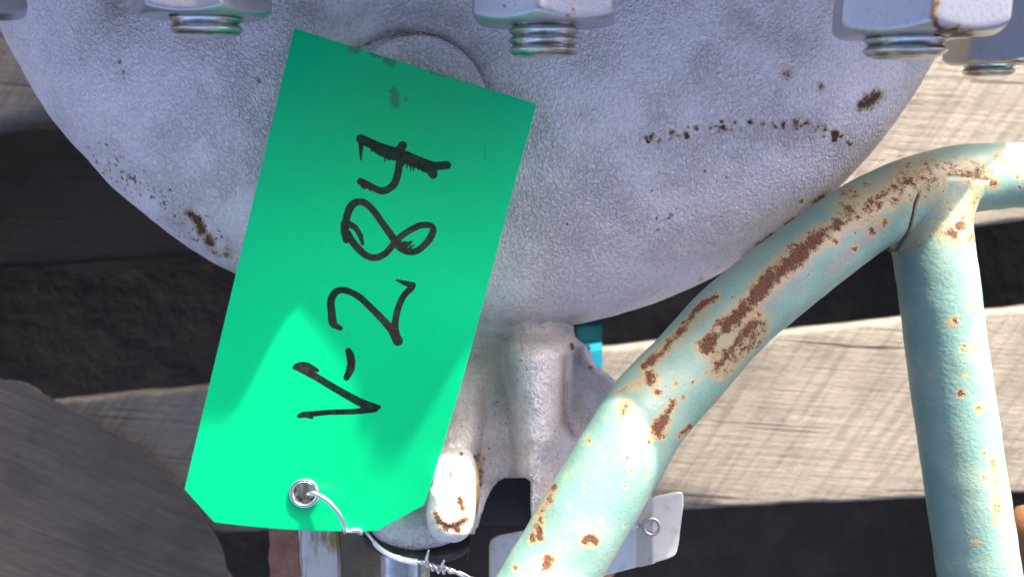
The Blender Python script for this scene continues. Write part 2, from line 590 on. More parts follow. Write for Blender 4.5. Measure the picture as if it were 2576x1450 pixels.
rustmarks = [([(1637, 345)], 8, .95), ([(1690, 332)], 9, 1), ([(1725, 336), (1728, 345)], 8, 1), ([(1750, 322)], 7, .9), ([(1815, 306)], 6, .9),
             ([(1817, 322), (1824, 325)], 6, .9), ([(1840, 325)], 6, .85), ([(1887, 307)], 8, 1), ([(1920, 312)], 6, .9), ([(1948, 316)], 5, .8),
             ([(1971, 312)], 7, .95), ([(2001, 305), (2004, 322)], 8, 1), ([(2029, 310)], 8, 1), ([(2051, 326)], 6, .9),
             ([(2074, 326)], 7, .95), ([(2099, 332), (2099, 350)], 8, 1), ([(2134, 357)], 6, .85), ([(2115, 342)], 5, .8),
             ([(2186, 257), (2206, 240)], 21, .95), ([(2168, 264)], 16, .9), ([(1979, 185)], 22, .52), ([(2064, 217)], 14, .5),
             ([(475, 535), (495, 556), (507, 580)], 13, 1.0), ([(523, 600), (530, 612)], 13, 1), ([(540, 636)], 8, .9),
             ([(2075, 490), (2048, 508)], 8, .95), ([(1996, 552), (1974, 566)], 8, .95), ([(2014, 506)], 6, .8), ([(1950, 585), (1900, 615)], 6, .7),
             ([(1765, 700)], 10, .5), ([(1185, 160), (1205, 205)], 9, .55), ([(575, 640)], 18, .5),
             ([(300, 155)], 7, .6), ([(310, 180)], 6, .6), ([(650, 205)], 8, .6), ([(1440, 160)], 7, .5), ([(1590, 175)], 7, .5)]
grime = [([(1700, 525)], 8, .7), ([(1675, 552), (1690, 540)], 12, .6), ([(1650, 548)], 7, .8), ([(1655, 577)], 12, .6), ([(1427, 563)], 5, 1),
         ([(1762, 395)], 6, .8), ([(1773, 430)], 7, .8), ([(1655, 432)], 6, .7), ([(1640, 480)], 6, .7), ([(1753, 462)], 6, .8), ([(1828, 445)], 6, .7),
         ([(1375, 705)], 15, .45), ([(1370, 700)], 8, .5),
         ([(900, 122), (950, 98), (1000, 84), (1060, 82), (1100, 90), (1150, 122), (1195, 172), (1222, 222)], 6, .6)]
for i in range(150):   # flaked pits along the left rim
    t = rng.uniform(0, 1)
    x, y = np.array([230, 380]) * (1 - t) + np.array([600, 665]) * t + rng.normal(0, 22, 2)
    grime.append(([(x, y), (x + rng.uniform(-7, 7), y + rng.uniform(-5, 7))], rng.uniform(2, 4.5), rng.uniform(.6, .95)))
for i in range(46):
    x = rng.uniform(1620, 2150)
    y = np.interp(x, [1620, 1720, 1840, 1950, 2050, 2140], [346, 338, 316, 312, 318, 360]) + rng.normal(0, 8)
    rustmarks.append(([(x, y), (x + rng.normal(0, 4), y + rng.normal(0, 4))], rng.uniform(2, 5), rng.uniform(.6, 1)))
ra = np.where(front, paint(q, rustmarks), 0)
ga = np.where(front, paint(q, grime), 0)
keep = v[:, 1] < 80 - 0.2136 * v[:, 2] + 6
F = grid_faces(len(ts), NA, False, keep)
dirt = [([(900, 118), (950, 95), (1000, 82), (1060, 80), (1100, 88), (1150, 118), (1195, 168), (1228, 225)], 20, .75),
        ([(760, 30), (900, 40), (1100, 20)], 60, .28), ([(1130, 60)], 70, .25), ([(1880, 60), (2000, 110)], 40, .22), ([(2340, 200), (2250, 310), (2100, 470)], 16, .35),
        ([(2090, 478), (1980, 560), (1870, 640)], 10, .6), ([(1260, 260), (1240, 330)], 40, .3), ([(560, 640)], 40, .4), ([(440, 560), (590, 680)], 26, .35),
        ([(1210, 800), (1320, 822), (1440, 806)], 30, .4), ([(1900, 350), (2050, 320)], 40, .2), ([(290, 10)], 40, .5)]
bonnet = mesh("bonnet", v, F, silver, valve, attrs={"rust": ra, "grime": ga, "dirt": np.where(front, paint(q, dirt), 0)})


def bonnet_z(x, y):
    r = min(math.hypot(x - CX, y - CY) / R0, 1)
    return ZC + DF * (1 - r ** PW) ** (1 / PW)


# round boss cast on the bonnet
bz = -9.5
bc = P(1052, 262, bz)
bc[2] = bonnet_z(bc[0], bc[1])
rb = 17.2 * (H - bc[2]) / H
prof = [(rb + .5, -3), (rb + .2, -.4), (rb, .6), (rb - .15, 2.2), (rb - .6, 2.9), (rb - 1.6, 3.2), (rb * .6, 3.3), (rb * .3, 3.3), (0.01, 3.3)]
V, F = lathe(prof, bc, (0.02, -0.10, 1), 120)
V += np.stack([0 * V[:, 0], 0 * V[:, 0], .12 * vnoise(V[:, 0] / 3, V[:, 1] / 3, 31)], 1)
mesh("boss", V, F, silver, bonnet, attrs={"rust": np.zeros(len(V)), "grime": np.zeros(len(V))})

# flange (face plane y + 0.2136 z = 80), unseen just above the frame; outline shaped to cast the wanted shadows
fl_poly = [(-175, -20), (-150, 8), (-110, 30), (-60, 41), (-23, 40), (-20, 32.5), (-18, 32), (4, 37.5), (18, 41.5), (25, 41), (29, 36), (33, 34), (97, 41), (118, 38), (132, 26), (150, 2), (167, -19), (186, -60), (184, -84), (150, -86),
           (100, -90), (40, -104), (0, -118), (-120, -126), (-172, -112), (-190, -70)]
AX = np.array([0, -.978, -.209])       # stud direction
fp = []
for x, z in fl_poly:
    fp.append((x, 80 - .2136 * z, z))
fp = np.array(fp)
fb = fp - AX * 12
n = len(fp)
V = np.vstack([fp, fb])
F = [list(range(n)), list(range(n, 2 * n))[::-1]] + [[(i + 1) % n, i, n + i, n + (i + 1) % n] for i in range(n)]
z0 = np.zeros(len(V))
flange = mesh("flange", V, F, silver, valve, smooth=False, attrs={"rust": z0, "grime": z0})
bvm = flange.modifiers.new("bevel", 'BEVEL')
bvm.width = .002
bvm.segments = 2
# body behind the flange
prof = [(96, 12), (92, 30), (70, 50), (66, 90), (78, 130), (80, 180), (60, 215), (20, 232), (.1, 235)]
V, F = lathe(prof, np.array([-30, 96, -62.]), -AX, 72)
shading_run = lathe([(.1, -6), (40, -6), (60, -5), (60, 0), (95, 0), (96.5, 2), (96.5, 20), (95, 22), (70, 24), (66, 40), (72, 120), (84, 200), (72, 300), (60, 330), (.1, 332)], np.array([-222, 236, -62.]), (1, 0, 0), 72)  # unseen side run with end flange, added to shade the left plank
V, F = merge((V, F), shading_run)
mesh("body", V, F, silver, valve, attrs={"rust": np.zeros(len(V)), "grime": np.zeros(len(V))})


def nut(x, y, z, rot, d, parent, marks=None, sc=1.0):
    """heavy hex nut: bottom centre at (x,y,z), towards the flange; paint-rounded edges"""
    B = np.array([x, y, z])
    L = max(14.0, (80 - y - .2136 * z) / 1.0225)
    af = d * 1.70 / 2 * sc
    rc = af * 1.045 / math.cos(math.pi / 6)

    def hexr(a):
        p = np.mod(a - math.radians(rot) + math.pi / 6 + 10 * math.pi, math.pi / 3) - math.pi / 6
        return af / np.cos(p)

    hs = [0, 0.25, .6, 1.0, 1.5, 2.1, 2.8, 3.6, 4.6, 6, L * .6, L]
    ax, u, w = frame(-AX)
    a = np.linspace(0, 2 * np.pi, 168, endpoint=False)
    ae = np.arctan2(np.sin(a), np.cos(a))
    V = []
    hx = hexr(a)
    V.append(B + (d * .5 * .9) * (np.cos(a)[:, None] * u + np.sin(a)[:, None] * w) + ax * .25)
    V.append(B + (d * .5 * 1.12) * (np.cos(a)[:, None] * u + np.sin(a)[:, None] * w) + ax * 0.0)
    for h in hs:
        cone = af * .95 + 1.7 * h + .3 * (1 - math.exp(-h * 3))
        p = 40
        r = (hx ** -p + cone ** -p + rc ** -p) ** (-1 / p)
        V.append(B + r[:, None] * (np.cos(a)[:, None] * u + np.sin(a)[:, None] * w) + ax * h)
    V = np.concatenate(V)
    F = grid_faces(len(hs) + 2, 168, True)[:, ::-1]
    q = to_px(V)
    at = paint(q, marks or [])
    at = np.where((V - B)[:, 2] > -4, at, 0)
    return mesh("hex_nut", V, F, nutpaint, parent, attrs={"rust": at, "grime": np.zeros(len(V))})


def stud(x, y, z, ylen, d, parent, nutobj, back):
    """threaded stud end below the nut"""
    B = np.array([x, y, z])
    r = d / 2
    prof, h, pitch = [(0.01, ylen), (r * .72, ylen), (r * .80, ylen - .3)], ylen - .5, 2.15
    while h > -back:
        prof += [(r * .86, h), (r * .985, h - pitch * .40), (r * 1.0, h - pitch * .5), (r * .985, h - pitch * .6)]
        h -= pitch
    V, F = lathe(prof, B, AX, 72)
    F = [f[::-1] for f in F]
    # helix look: shift along the axis with angle
    gr = np.repeat(np.array([1.0 if r_ < r * .9 and h_ < ylen - .4 else 0.0 for r_, h_ in prof]), 72)
    return mesh("threaded_stud", V, F, thread, parent, attrs={"groove": gr})


NUTS = [  # px centre x, stud centre px, nut bottom py, stud end py, z, rot, rust marks
    (-98, -95, 40, 85, 8, 5, []),
    (510, 518, 45, 90, 22, -57, []),
    (1372, 1368, 64, 140, 17, 23, [([(1430, 40)], 6, .95), ([(1445, 32), (1440, 20)], 4, .7), ([(1270, 15)], 5, .9)]),
    (2299, 2278, 92, 144, 36, 15, [([(2358, 0), (2352, 20), (2350, 55), (2365, 75)], 10, 1.15), ([(2365, 75), (2410, 86), (2460, 90)], 13, 1.2), ([(2500, 40)], 6, .5), ([(2400, 70)], 26, .42)]),
    (2500, 2487, 162, 190, -66, 35, [([(2520, 150), (2575, 155)], 5, .8)]),
]
for cx, sx, yb, ye, z, rot, mk in NUTS:
    b_ = P(cx, yb, z)
    no = nut(b_[0], b_[1], z, rot, 16.0, valve, mk, {1372: 1.16, 2299: 1.15}.get(cx, 1.0))
    s_ = P(sx, yb, z)
    e_ = P(sx, ye, z)
    stud(s_[0], b_[1], z, (b_[1] - e_[1]) / .978, 16.7 if cx > 1300 and cx < 2400 else 16.0, valve, no, 3)

# neck and yoke: one casting below the bonnet
gx = np.arange(1050, 1640, 3.0)
gy = np.arange(784, 1460, 3.0)
GX, GY = np.meshgrid(gx, gy)
sm = lambda t: np.clip(t, 0, 1) ** 2 * (3 - 2 * np.clip(t, 0, 1))


def smax(a, b, k):
    h = np.clip(.5 + .5 * (a - b) / k, 0, 1)
    return b + (a - b) * h + k * h * (1 - h)


xo = np.interp(GY, [795, 816, 846, 872, 889, 902, 926, 949, 969, 1040, 1110, 1460], [1446, 1444, 1447, 1478, 1490, 1492, 1507, 1540, 1557, 1640, 1700, 1700])
xw = np.interp(GY, [795, 880, 960, 1055, 1100, 1160], [1428, 1427, 1417, 1417, 1450, 1520])     # right foot of the ridge
yb = np.interp(GX, [1410, 1423, 1446, 1500, 1600], [1068, 1078, 1101, 1150, 1230])      # lower end of the recessed panel
web = -66 - 3 * sm((GY - 900) / 200) + 17 * sm((GY - yb + 6) / 12)
lip = np.clip(1 - (xo - GX) / 42, 0, 1)
zweb = web + 12 * sm(lip * 2.4)
xc = 1352 + (GY - 900) * .02
hw = 96 - 28 * sm((GY - 830) / 260)
rid = -53 + 27 * np.sqrt(np.clip(1 - np.abs((GX - xc) / hw) ** 2.4, 0, 1))
rid = np.where(np.abs(GX - xc) < hw, rid, -80) - 30 * (1 - sm((GY - 780) / 130)) ** 1.2
shoulder = -50 + 0 * GX
xl = np.interp(GY, [860, 900, 1130, 1200], [1185, 1172, 1128, 1120])
lr = -50 + 26 * sm((GY - 900) / 280) + 0 * GX
left = lr - 0 + 14 * (np.sqrt(np.clip(1 - np.abs((GX - xl) / 72) ** 2.2, 0, 1)) - 1)
left = np.where(np.abs(GX - xl) < 72, left, -90)
shr = np.where(GX > xc, np.where(GY > yb, zweb, zweb - 25 * sm((1424 - GX) / 8)), shoulder)
zf = smax(smax(rid, left, 18), shr, 4)
zf = np.where((GX > 1419) & (GY < yb) & (GY > 868 + (GX - 1424) * .75), np.minimum(zf, np.maximum(zweb, rid - 8)), zf)
# fillet into the bonnet
bzz = -45 + 0 * GX                      # surface of the bonnet, for a rounded fillet
for _ in range(12):
    kk = (H - bzz) / H / 10
    rr_ = np.hypot((GX - 1287.5) * kk - CX, (725 - GY) * kk - CY) / R0
    bnew = np.where(rr_ < 1, ZC + DF * np.clip(1 - np.clip(rr_, 0, 1) ** PW, 0, 1) ** (1 / PW), ZC - (rr_ - 1) * R0 * 1.2)
    bzz = .5 * bzz + .5 * bnew
zf = smax(zf, bzz - 3.2, 22)
low = sm((GY - 1100) / 90)
zf = zf - 12 * low * sm((GX - 1330) / 80)
for _ in range(2):
    zp_ = np.pad(zf, 2, mode='edge')
    zf = sum(zp_[i:i + zf.shape[0], j:j + zf.shape[1]] for i in range(5) for j in range(5)) / 25
zf += .5 * vnoise(GX / 40, GY / 40, 41) + .25 * vnoise(GX / 12, GY / 12, 42)
wl = np.interp(GY, [1195, 1222, 1255, 1335], [1262, 1240, 1222, 1196])
wtop = 1201 + 16 * (np.clip(np.abs(GX - 1294) / 46, 0, 2)) ** 3
window = (GY > wtop) & (GX > wl) & (GX < 1338)
xlft = np.interp(GY, [795, 900, 1100, 1200, 1460], [1100, 1095, 1068, 1075, 1085])
rightleg = (GX > 1338) & (GY < 1400)
ok = (GX < xo - 2.0 * np.clip(818 - GY, 0, 99)) & (GX > xlft) & ~window & ((GY < 1345 - (GX - 1190) * .0) | False) & ((GX < 1338) | (GY < 1325))
k = (H - zf) / H / 10
v = np.stack([(GX - 1287.5) * k, (725 - GY) * k, zf], -1).reshape(-1, 3)
F = grid_faces(len(gy), len(gx), False, ok.reshape(-1))[:, ::-1]
q = np.stack([GX.reshape(-1), GY.reshape(-1)], 1)
# side walls of the casting: every open edge goes 22 mm down
ed = {}
for f in F.tolist():
    for a, b_ in zip(f, f[1:] + f[:1]):
        if ed.pop((b_, a), None) is None:
            ed[(a, b_)] = 1
ids = sorted({i for e in ed for i in e})
mp_ = {i: len(v) + n_ for n_, i in enumerate(ids)}
dn = v[ids].copy()
dn[:, 2] -= 22
v = np.vstack([v, dn])
q = np.vstack([q, q[ids]])
F = F.tolist() + [[b_, a, mp_[a], mp_[b_]] for a, b_ in ed]
rk = [([(1437, 867), (1440, 874)], 6, 1), ([(1484, 923)], 6, .95), ([(1192, 1150), (1205, 1143)], 6, .8),
      ([(1152, 1135), (1162, 1142)], 6, .9), ([(1418, 960), (1416, 1040), (1425, 1075)], 10, .42), ([(1215, 1150), (1205, 1220)], 9, .5)]
gk = [([(1310, 905)], 14, .5), ([(1325, 925)], 10, .5), ([(1280, 955)], 8, .55), ([(1200, 1155)], 9, 1), ([(1272, 1065)], 8, .5), ([(1420, 970), (1418, 1050)], 6, .5)]
for i in range(170):
    gk.append(([(rng.uniform(1150, 1430), rng.uniform(860, 1200))], rng.uniform(2.5, 5.5), rng.uniform(.42, .7)))
gk.append(([(1426, 960), (1424, 1040), (1432, 1080), (1452, 1098)], 5, .62))
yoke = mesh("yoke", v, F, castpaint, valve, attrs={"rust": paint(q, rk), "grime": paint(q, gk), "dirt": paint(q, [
    ([(1215, 880), (1260, 900), (1255, 980)], 40, .35), ([(1420, 900), (1416, 1060), (1440, 1090)], 12, .6), ([(1200, 1130), (1195, 1200)], 18, .5),  # first stroke paints the shade left of the neck, the others are dirt
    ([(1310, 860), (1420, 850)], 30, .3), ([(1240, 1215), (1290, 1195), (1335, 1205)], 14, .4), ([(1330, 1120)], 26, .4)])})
# pocket added behind the yoke window, its shade put into the dark colour
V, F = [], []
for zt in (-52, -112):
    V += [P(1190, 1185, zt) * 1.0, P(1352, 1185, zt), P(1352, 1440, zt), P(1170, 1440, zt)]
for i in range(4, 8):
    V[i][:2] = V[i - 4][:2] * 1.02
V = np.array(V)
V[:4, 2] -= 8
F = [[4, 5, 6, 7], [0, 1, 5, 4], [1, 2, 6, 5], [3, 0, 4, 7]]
mesh("window_pocket", V, F, pocket_m, valve, smooth=False)

# gland lug, lit by the sun
lc = P(1136, 1240, -24)
nu, nv = 120, 90
U = np.linspace(-math.pi, math.pi, nu, endpoint=False)
W = np.linspace(-math.pi / 2, math.pi / 2, nv)
pw = lambda c, e: np.sign(c) * np.abs(c) ** e
A, B_ = np.meshgrid(U, W)
lx = 6.3 * (H + 20) / H * pw(np.cos(B_), .62) * pw(np.cos(A), .72)
ly = 11.4 * (H + 20) / H * pw(np.sin(B_), .62)
lz = 11 * pw(np.cos(B_), .62) * pw(np.sin(A), .72)
v = np.stack([lx, ly, lz], -1).reshape(-1, 3)
c_, s_ = math.cos(-.03), math.sin(-.03)
v[:, :2] = v[:, :2] @ np.array([[c_, s_], [-s_, c_]])
v += lc
v[:, 2] += .35 * vnoise(v[:, 0] / 2.2, v[:, 1] / 2.2, 51)
q = to_px(v)
fr = v[:, 2] > lc[2] - 2
lm = [([(1132, 1192), (1134, 1202)], 8, .95), ([(1115, 1193)], 5, .8), ([(1158, 1262), (1152, 1250), (1163, 1278)], 9, .95),
      ([(1095, 1290), (1104, 1312), (1125, 1325), (1150, 1318), (1172, 1303)], 10, 1), ([(1150, 1330), (1140, 1322)], 9, 1), ([(1160, 1140)], 6, .9)]
lug = mesh("gland_lug", v, grid_faces(nv, nu, True), whitepaint, valve, attrs={"rust": np.where(fr, paint(q, lm), 0), "grime": 0 * v[:, 0]})
# yellowed clip edge beside the lug
pp = spline([P(1193, 1175, -30), P(1192, 1210, -26), P(1194, 1250, -25), P(1191, 1285, -30)], 24)
V, F = tube(pp, [1.0 + .5 * math.sin(i / 23 * 3.14) for i in range(24)], 12)
mesh("gland_pin", V, F, mat_rusty("yellowed varnish", (0.55, 0.40, 0.18), (0.30, 0.18, 0.06)), valve)

# gland follower, gasket and stem
gax = np.array([.05, -1, -.12])
gc = P(1050, 1255, -46)
V, F = lathe([(3, 0), (11, 0), (13.5, 1.5), (14.5, 5), (14.8, 8), (14.2, 10), (6, 10.2)], gc, gax, 72)
mesh("gland_follower", V, [f[::-1] for f in F], castpaint, valve, attrs={"rust": np.zeros(len(V)), "grime": np.zeros(len(V))})
V, F = lathe([(6, 10), (15.5, 10), (16.6, 10.6), (16.8, 11.6), (16.5, 12.8), (15.4, 13.2), (6, 13.2)], gc + np.array([1.2, 0, 0]), gax + np.array([-.2, 0, 0]), 72)
mesh("gasket", V, [f[::-1] for f in F], rubber, valve)
V, F = lathe([(7.4, 8), (7.4, 40), (7.4, 80)], gc + np.array([-4.2, 0, -1]), np.array([0.0, -1, 0]), 48, cap1=True)
mesh("stem", V, [f[::-1] for f in F], stem_m, valve)

# yoke arm below: rusty edge, painted web, grimy face
yt, ybm = 1180, 1560
edge = [(668, -80), (676, -66), (742, -62)]
webp = [(744, -61), (760, -57), (838, -56), (848, -58)]
facep = [(850, -58.5), (900, -60), (1000, -72), (1010, -84)]
arm = mesh("yoke_arm", *(lambda c: (np.array(c), [[0, 1, 2, 3]]))([P(676, yt, -90), P(1000, yt, -90), P(990, ybm, -90), P(690, ybm, -90)]), pocket_m, valve)
for pts, mt, nm in ((edge, rusty, "rusty_edge"), (webp, flaking, "painted_web"), (facep, tanmetal, "grimy_face")):
    rows = []
    for t in np.linspace(0, 1, 30):
        y = yt + (ybm - yt) * t
        row = []
        for i, (x, z) in enumerate(pts):
            wob = 3.5 * vnoise(np.array([t * 12]), np.array([x * .01]), 61)[0]
            sh = 14 * t if x < 860 else -60 * max(0, t - .3) if x > 960 else 0
            row.append(P(x + wob + sh, y, z))
        rows.append(row)
    V = np.array(rows).reshape(-1, 3)
    o_ = mesh(nm, V, grid_faces(30, len(pts))[:, ::-1], mt, arm, smooth=False)
    sl = o_.modifiers.new("thickness", 'SOLIDIFY')
    sl.thickness = .004
    sl.offset = -1

# ---------------------------------------------------------------- handwheel
wheel = empty("handwheel", P(2440, 1600, -60))
tag(wheel, "mint green tubular handwheel with chipped paint and rust in front of the valve", "handwheel")
DT = 22.0
ctr = [(1150, 1860, 250), (1265, 1650, 236), (1385, 1444, 228), (1475, 1292, 226), (1565, 1141, 223), (1634, 1029, 218), (1737, 918, 210), (1843, 800, 206), (1995, 676, 199), (2143, 566, 192),
       (2240, 510, 188), (2330, 475, 184), (2413, 453, 176), (2508, 443, 166), (2600, 443, 160), (2760, 470, 155), (2900, 560, 150)]
pts, rad = [], []
for x, y, w in ctr:
    hz = DT * H * 10 / w
    z = H - hz
    if w < 190:
        z = max(z, -34 - (190 - w) * .55)
    pts.append(P(x, y, z))
    rad.append(w / 20 * (H - z) / H)
PR = np.hstack([np.array(pts), np.array(rad)[:, None]])
sp = spline(PR, 460)
V, F = tube(sp[:, :3], sp[:, 3], 120)
V = np.asarray(V)
rim_c = np.repeat(sp[:, :3], 120, axis=0)
nrm = V - rim_c
nrm /= np.linalg.norm(nrm, axis=1)[:, None]
V = V + nrm * (.12 * vnoise(V[:, 0] / 5, V[:, 1] / 5, 71))[:, None]
view = np.array([0, 0, H]) - V
vis = (nrm * view).sum(1) > 0
q = to_px(V)
RM = [([(2071, 587), (2040, 612)], 20, 1.1), ([(2025, 625), (1980, 665), (1931, 705)], 22, 1.05), ([(1925, 710), (1890, 755), (1862, 787), (1825, 822)], 19, 1.1), ([(1800, 845), (1775, 872)], 17, 1.1),
      ([(1897, 812), (1870, 840), (1850, 865), (1812, 912)], 16, .95), ([(1900, 815), (1855, 868), (1815, 915)], 46, .6, 2.5),
      ([(1800, 745), (1750, 782), (1712, 830)], 10, .85), ([(1712, 830), (1687, 857), (1662, 887), (1620, 920)], 12, .8), ([(1780, 760), (1700, 850), (1640, 905), (1600, 970)], 24, .42, 2.5),
      ([(1635, 950)], 17, 1.1), ([(1572, 1030)], 15, 1.1), ([(1572, 1030)], 34, .46, 2.5), ([(1652, 987)], 9, 1), ([(1692, 1012), (1667, 1062)], 10, .95), ([(1667, 1062), (1655, 1084)], 15, 1.05), ([(1660, 1075)], 28, .44, 2.5),
      ([(1735, 1072), (1717, 1089)], 6, .9), ([(2104, 567)], 17, 1.05), ([(2189, 517), (2205, 505)], 22, .9), ([(2219, 490)], 15, .8),
      ([(2281, 457)], 11, .9), ([(2321, 447)], 12, .9), ([(2251, 470)], 10, .8), ([(2401, 440)], 15, .85), ([(2226, 555)], 14, .75), ([(2194, 582)], 12, .75),
      ([(2149, 625)], 8, .7), ([(2104, 607)], 10, .85), ([(2469, 457), (2497, 461)], 12, .95), ([(2386, 495)], 15, .6),
      ([(2150, 520), (2330, 455), (2440, 450)], 66, .47, 3.5), ([(2290, 450)], 74, .52, 3), ([(2560, 400), (2520, 395)], 26, .55, 2.5), ([(2560, 440)], 14, .5),
      ([(1480, 1110)], 7, .75), ([(1390, 1225)], 8, .85), ([(1385, 1230), (1360, 1290), (1350, 1330)], 20, .42, 2.5), ([(1359, 1305)], 7, .95), ([(1357, 1330), (1357, 1352)], 8, 1.0),
      ([(1339, 1345), (1338, 1360)], 7, .95), ([(1469, 1360), (1478, 1352), (1490, 1352), (1498, 1362)], 7, 1.1), ([(1484, 1356)], 26, .42, 2.5), ([(1375, 1425), (1380, 1405)], 10, 1.05), ([(1377, 1415)], 28, .42, 2.5), ([(1296, 1427)], 7, .85),
      ([(1710, 1097)], 7, .8), ([(1632, 1110)], 5, .7), ([(1587, 1185)], 6, .62), ([(1570, 1222)], 6, .62), ([(1467, 1215)], 5, .6), ([(1466, 1237)], 5, .62),
      ([(1800, 1000)], 5, .7), ([(1745, 960)], 6, .7), ([(1760, 950)], 6, .65), ([(1700, 965)], 7, .7), ([(1720, 1000)], 6, .7), ([(1550, 985), (1575, 975)], 7, .6)]
SC = [([(2040, 640), (1985, 700), (1930, 770), (1880, 800)], 22, .62, 2.5), ([(2220, 560), (2150, 625), (2090, 680)], 22, .66, 2.5), ([(2190, 530), (2120, 580), (2090, 610)], 28, .62, 2.5), ([(2330, 440), (2200, 520)], 26, .6, 2.5), ([(2400, 430)], 24, .6), ([(2020, 700), (2000, 740)], 14, .55)]
RM = [(m_[0], m_[1] * 1.33, *m_[2:]) if len(m_) == 3 else m_ for m_ in RM]
for i in range(60):
    t = rng.uniform(0, 1) ** .8
    i0 = int(t * 330) + 50
    x, y = to_px(sp[i0:i0 + 1, :3])[0]
    RM.append(([(x + rng.normal(0, 45), y + rng.normal(0, 45))], rng.uniform(3, 5.5), rng.uniform(.5, .8)))
ra = np.where(vis, paint(q, RM), 0)
rim = mesh("rim", V, F, mint, wheel, attrs={"rust": ra, "scrape": np.where(vis, paint(q, SC), 0)})

spk = [(2325, 470, 180), (2341, 560, 186), (2362, 740, 189), (2390, 950, 190), (2426, 1200, 192), (2464, 1450, 194), (2500, 1700, 196)]
pts, rad = [], []
for x, y, w in spk:
    z = {2325: -40.0, 2341: -37.2}.get(x, -34.5)
    pts.append(P(x, y, z))
    rad.append(w / 20 * (H - z) / H)
sp2 = spline(np.hstack([np.array(pts), np.array(rad)[:, None]]), 240)
V, F = tube(sp2[:, :3], sp2[:, 3], 110)
cc = np.repeat(sp2[:, :3], 110, axis=0)
nrm = V - cc
nrm /= np.linalg.norm(nrm, axis=1)[:, None]
V = V + nrm * (.12 * vnoise(V[:, 0] / 5, V[:, 1] / 5, 72))[:, None]
vis = (nrm * (np.array([0, 0, H]) - V)).sum(1) > 0
q = to_px(V)
SM = [([(2394, 587)], 20, .9), ([(2414, 570)], 16, .95), ([(2375, 590)], 12, .8), ([(2390, 570)], 62, .44, 3), ([(2290, 590)], 50, .42, 3), ([(2401, 805)], 18, .46, 2.5), ([(2429, 875)], 16, .44, 2.5), ([(2454, 875)], 9, .55), ([(2441, 772)], 12, .52), ([(2385, 812)], 7, .7),
      ([(2426, 945)], 7, .65), ([(2419, 987)], 10, .75), ([(2464, 1025)], 12, .72), ([(2474, 1140)], 7, .65), ([(2499, 1165)], 9, .7), ([(2509, 1287)], 10, .75), ([(2505, 1270), (2512, 1310)], 16, .42),
      ([(2476, 1202)], 7, .65), ([(2456, 1365)], 9, .8), ([(2524, 1350)], 7, .7), ([(2534, 1407)], 8, .7), ([(2464, 1030)], 20, .44, 2.5), ([(2500, 1160), (2512, 1300)], 12, .42, 2.5), ([(2440, 600)], 14, .6)]
SM = [(m_[0], m_[1] * 1.3, *m_[2:]) if len(m_) == 3 else m_ for m_ in SM]
mesh("spoke", V, F, mint, wheel, attrs={"rust": np.where(vis, paint(q, SM), 0), "scrape": np.zeros(len(V))})
# weld fillet between rim and spoke
jc = P(2336, 560, -37.0)
ell = lambda a_, r_: r_ * min(r_, 10.75) / np.sqrt((r_ * np.cos(a_)) ** 2 + (min(r_, 10.75) * np.sin(a_)) ** 2)
V, F = lathe([(10.6, -16), (10.9, -10), (11.4, -4), (12.6, 1), (14.8, 5), (18, 8.5), (19, 10), (12, 12), (4, 13)], jc, (-.10, 1, -.03), 72, rfun=ell)
V = V + (.22 * vnoise(V[:, 0] * .5, V[:, 2] * .5, 73))[:, None] * np.array([.5, .5, .5])
mesh("weld_bead", V, F, mint, wheel, attrs={"rust": .26 + .3 * np.clip(vnoise(V[:, 0] * .25, V[:, 2] * .25, 74), 0, 1), "scrape": np.zeros(len(V))})

# bent dark wire across the joint
pp = spline([P(2311, 490, -20), P(2303, 512, -19), P(2296, 545, -17.5), P(2286, 580, -17.5), P(2270, 605, -18.5), P(2256, 627, -21), P(2246, 631, -26), P(2234, 625, -34)], 60)
V, F = tube(pp, .5, 10)
o_ = mesh("bent_wire", V, F, darkwire)
tag(o_, "short bent brown wire stuck across the rusty handwheel joint", "wire")

# ---------------------------------------------------------------- green tag
NU, NV = 250, 500
uu = np.linspace(0, 1, NU)
vv = np.linspace(0, 1, NV)
vc = .942
vv = np.unique(np.concatenate([vv, [vc]]))
NV = len(vv)
U, Vv = np.meshgrid(uu, vv)
cl = np.clip((Vv - vc) / (1 - vc), 0, 1)
U2 = cl * .155 + U * (1 - cl * (.155 + .165))
TL, TR, BL, BR = [np.array(a, float) for a in ((740, 72), (1350, 262), (446, 1301), (1046, 1332))]
pl = TL + (BL - TL) * Vv[..., None]
pr = TR + (BR - TR) * Vv[..., None]
pr = pr + np.stack([16 * np.sin(math.pi * np.clip(Vv, 0, 1)) ** 1 * Vv, 0 * Vv], -1)
pq = pl + (pr - pl) * U2[..., None]
pq[..., 1] += 16 * np.sin(math.pi * U2) * sm((Vv - .6) / .4)
zt = -3.0 - 8.0 * np.clip((Vv - .45) / .55, 0, 1) ** 1.5 - 6 * U2 * sm((Vv - .5) / .5) + 1.5 * np.sin(math.pi * U2) * Vv
k = (H - zt) / H / 10
v = np.stack([(pq[..., 0] - 1287.5) * k, (725 - pq[..., 1]) * k, zt], -1).reshape(-1, 3)
q = pq.reshape(-1, 2)

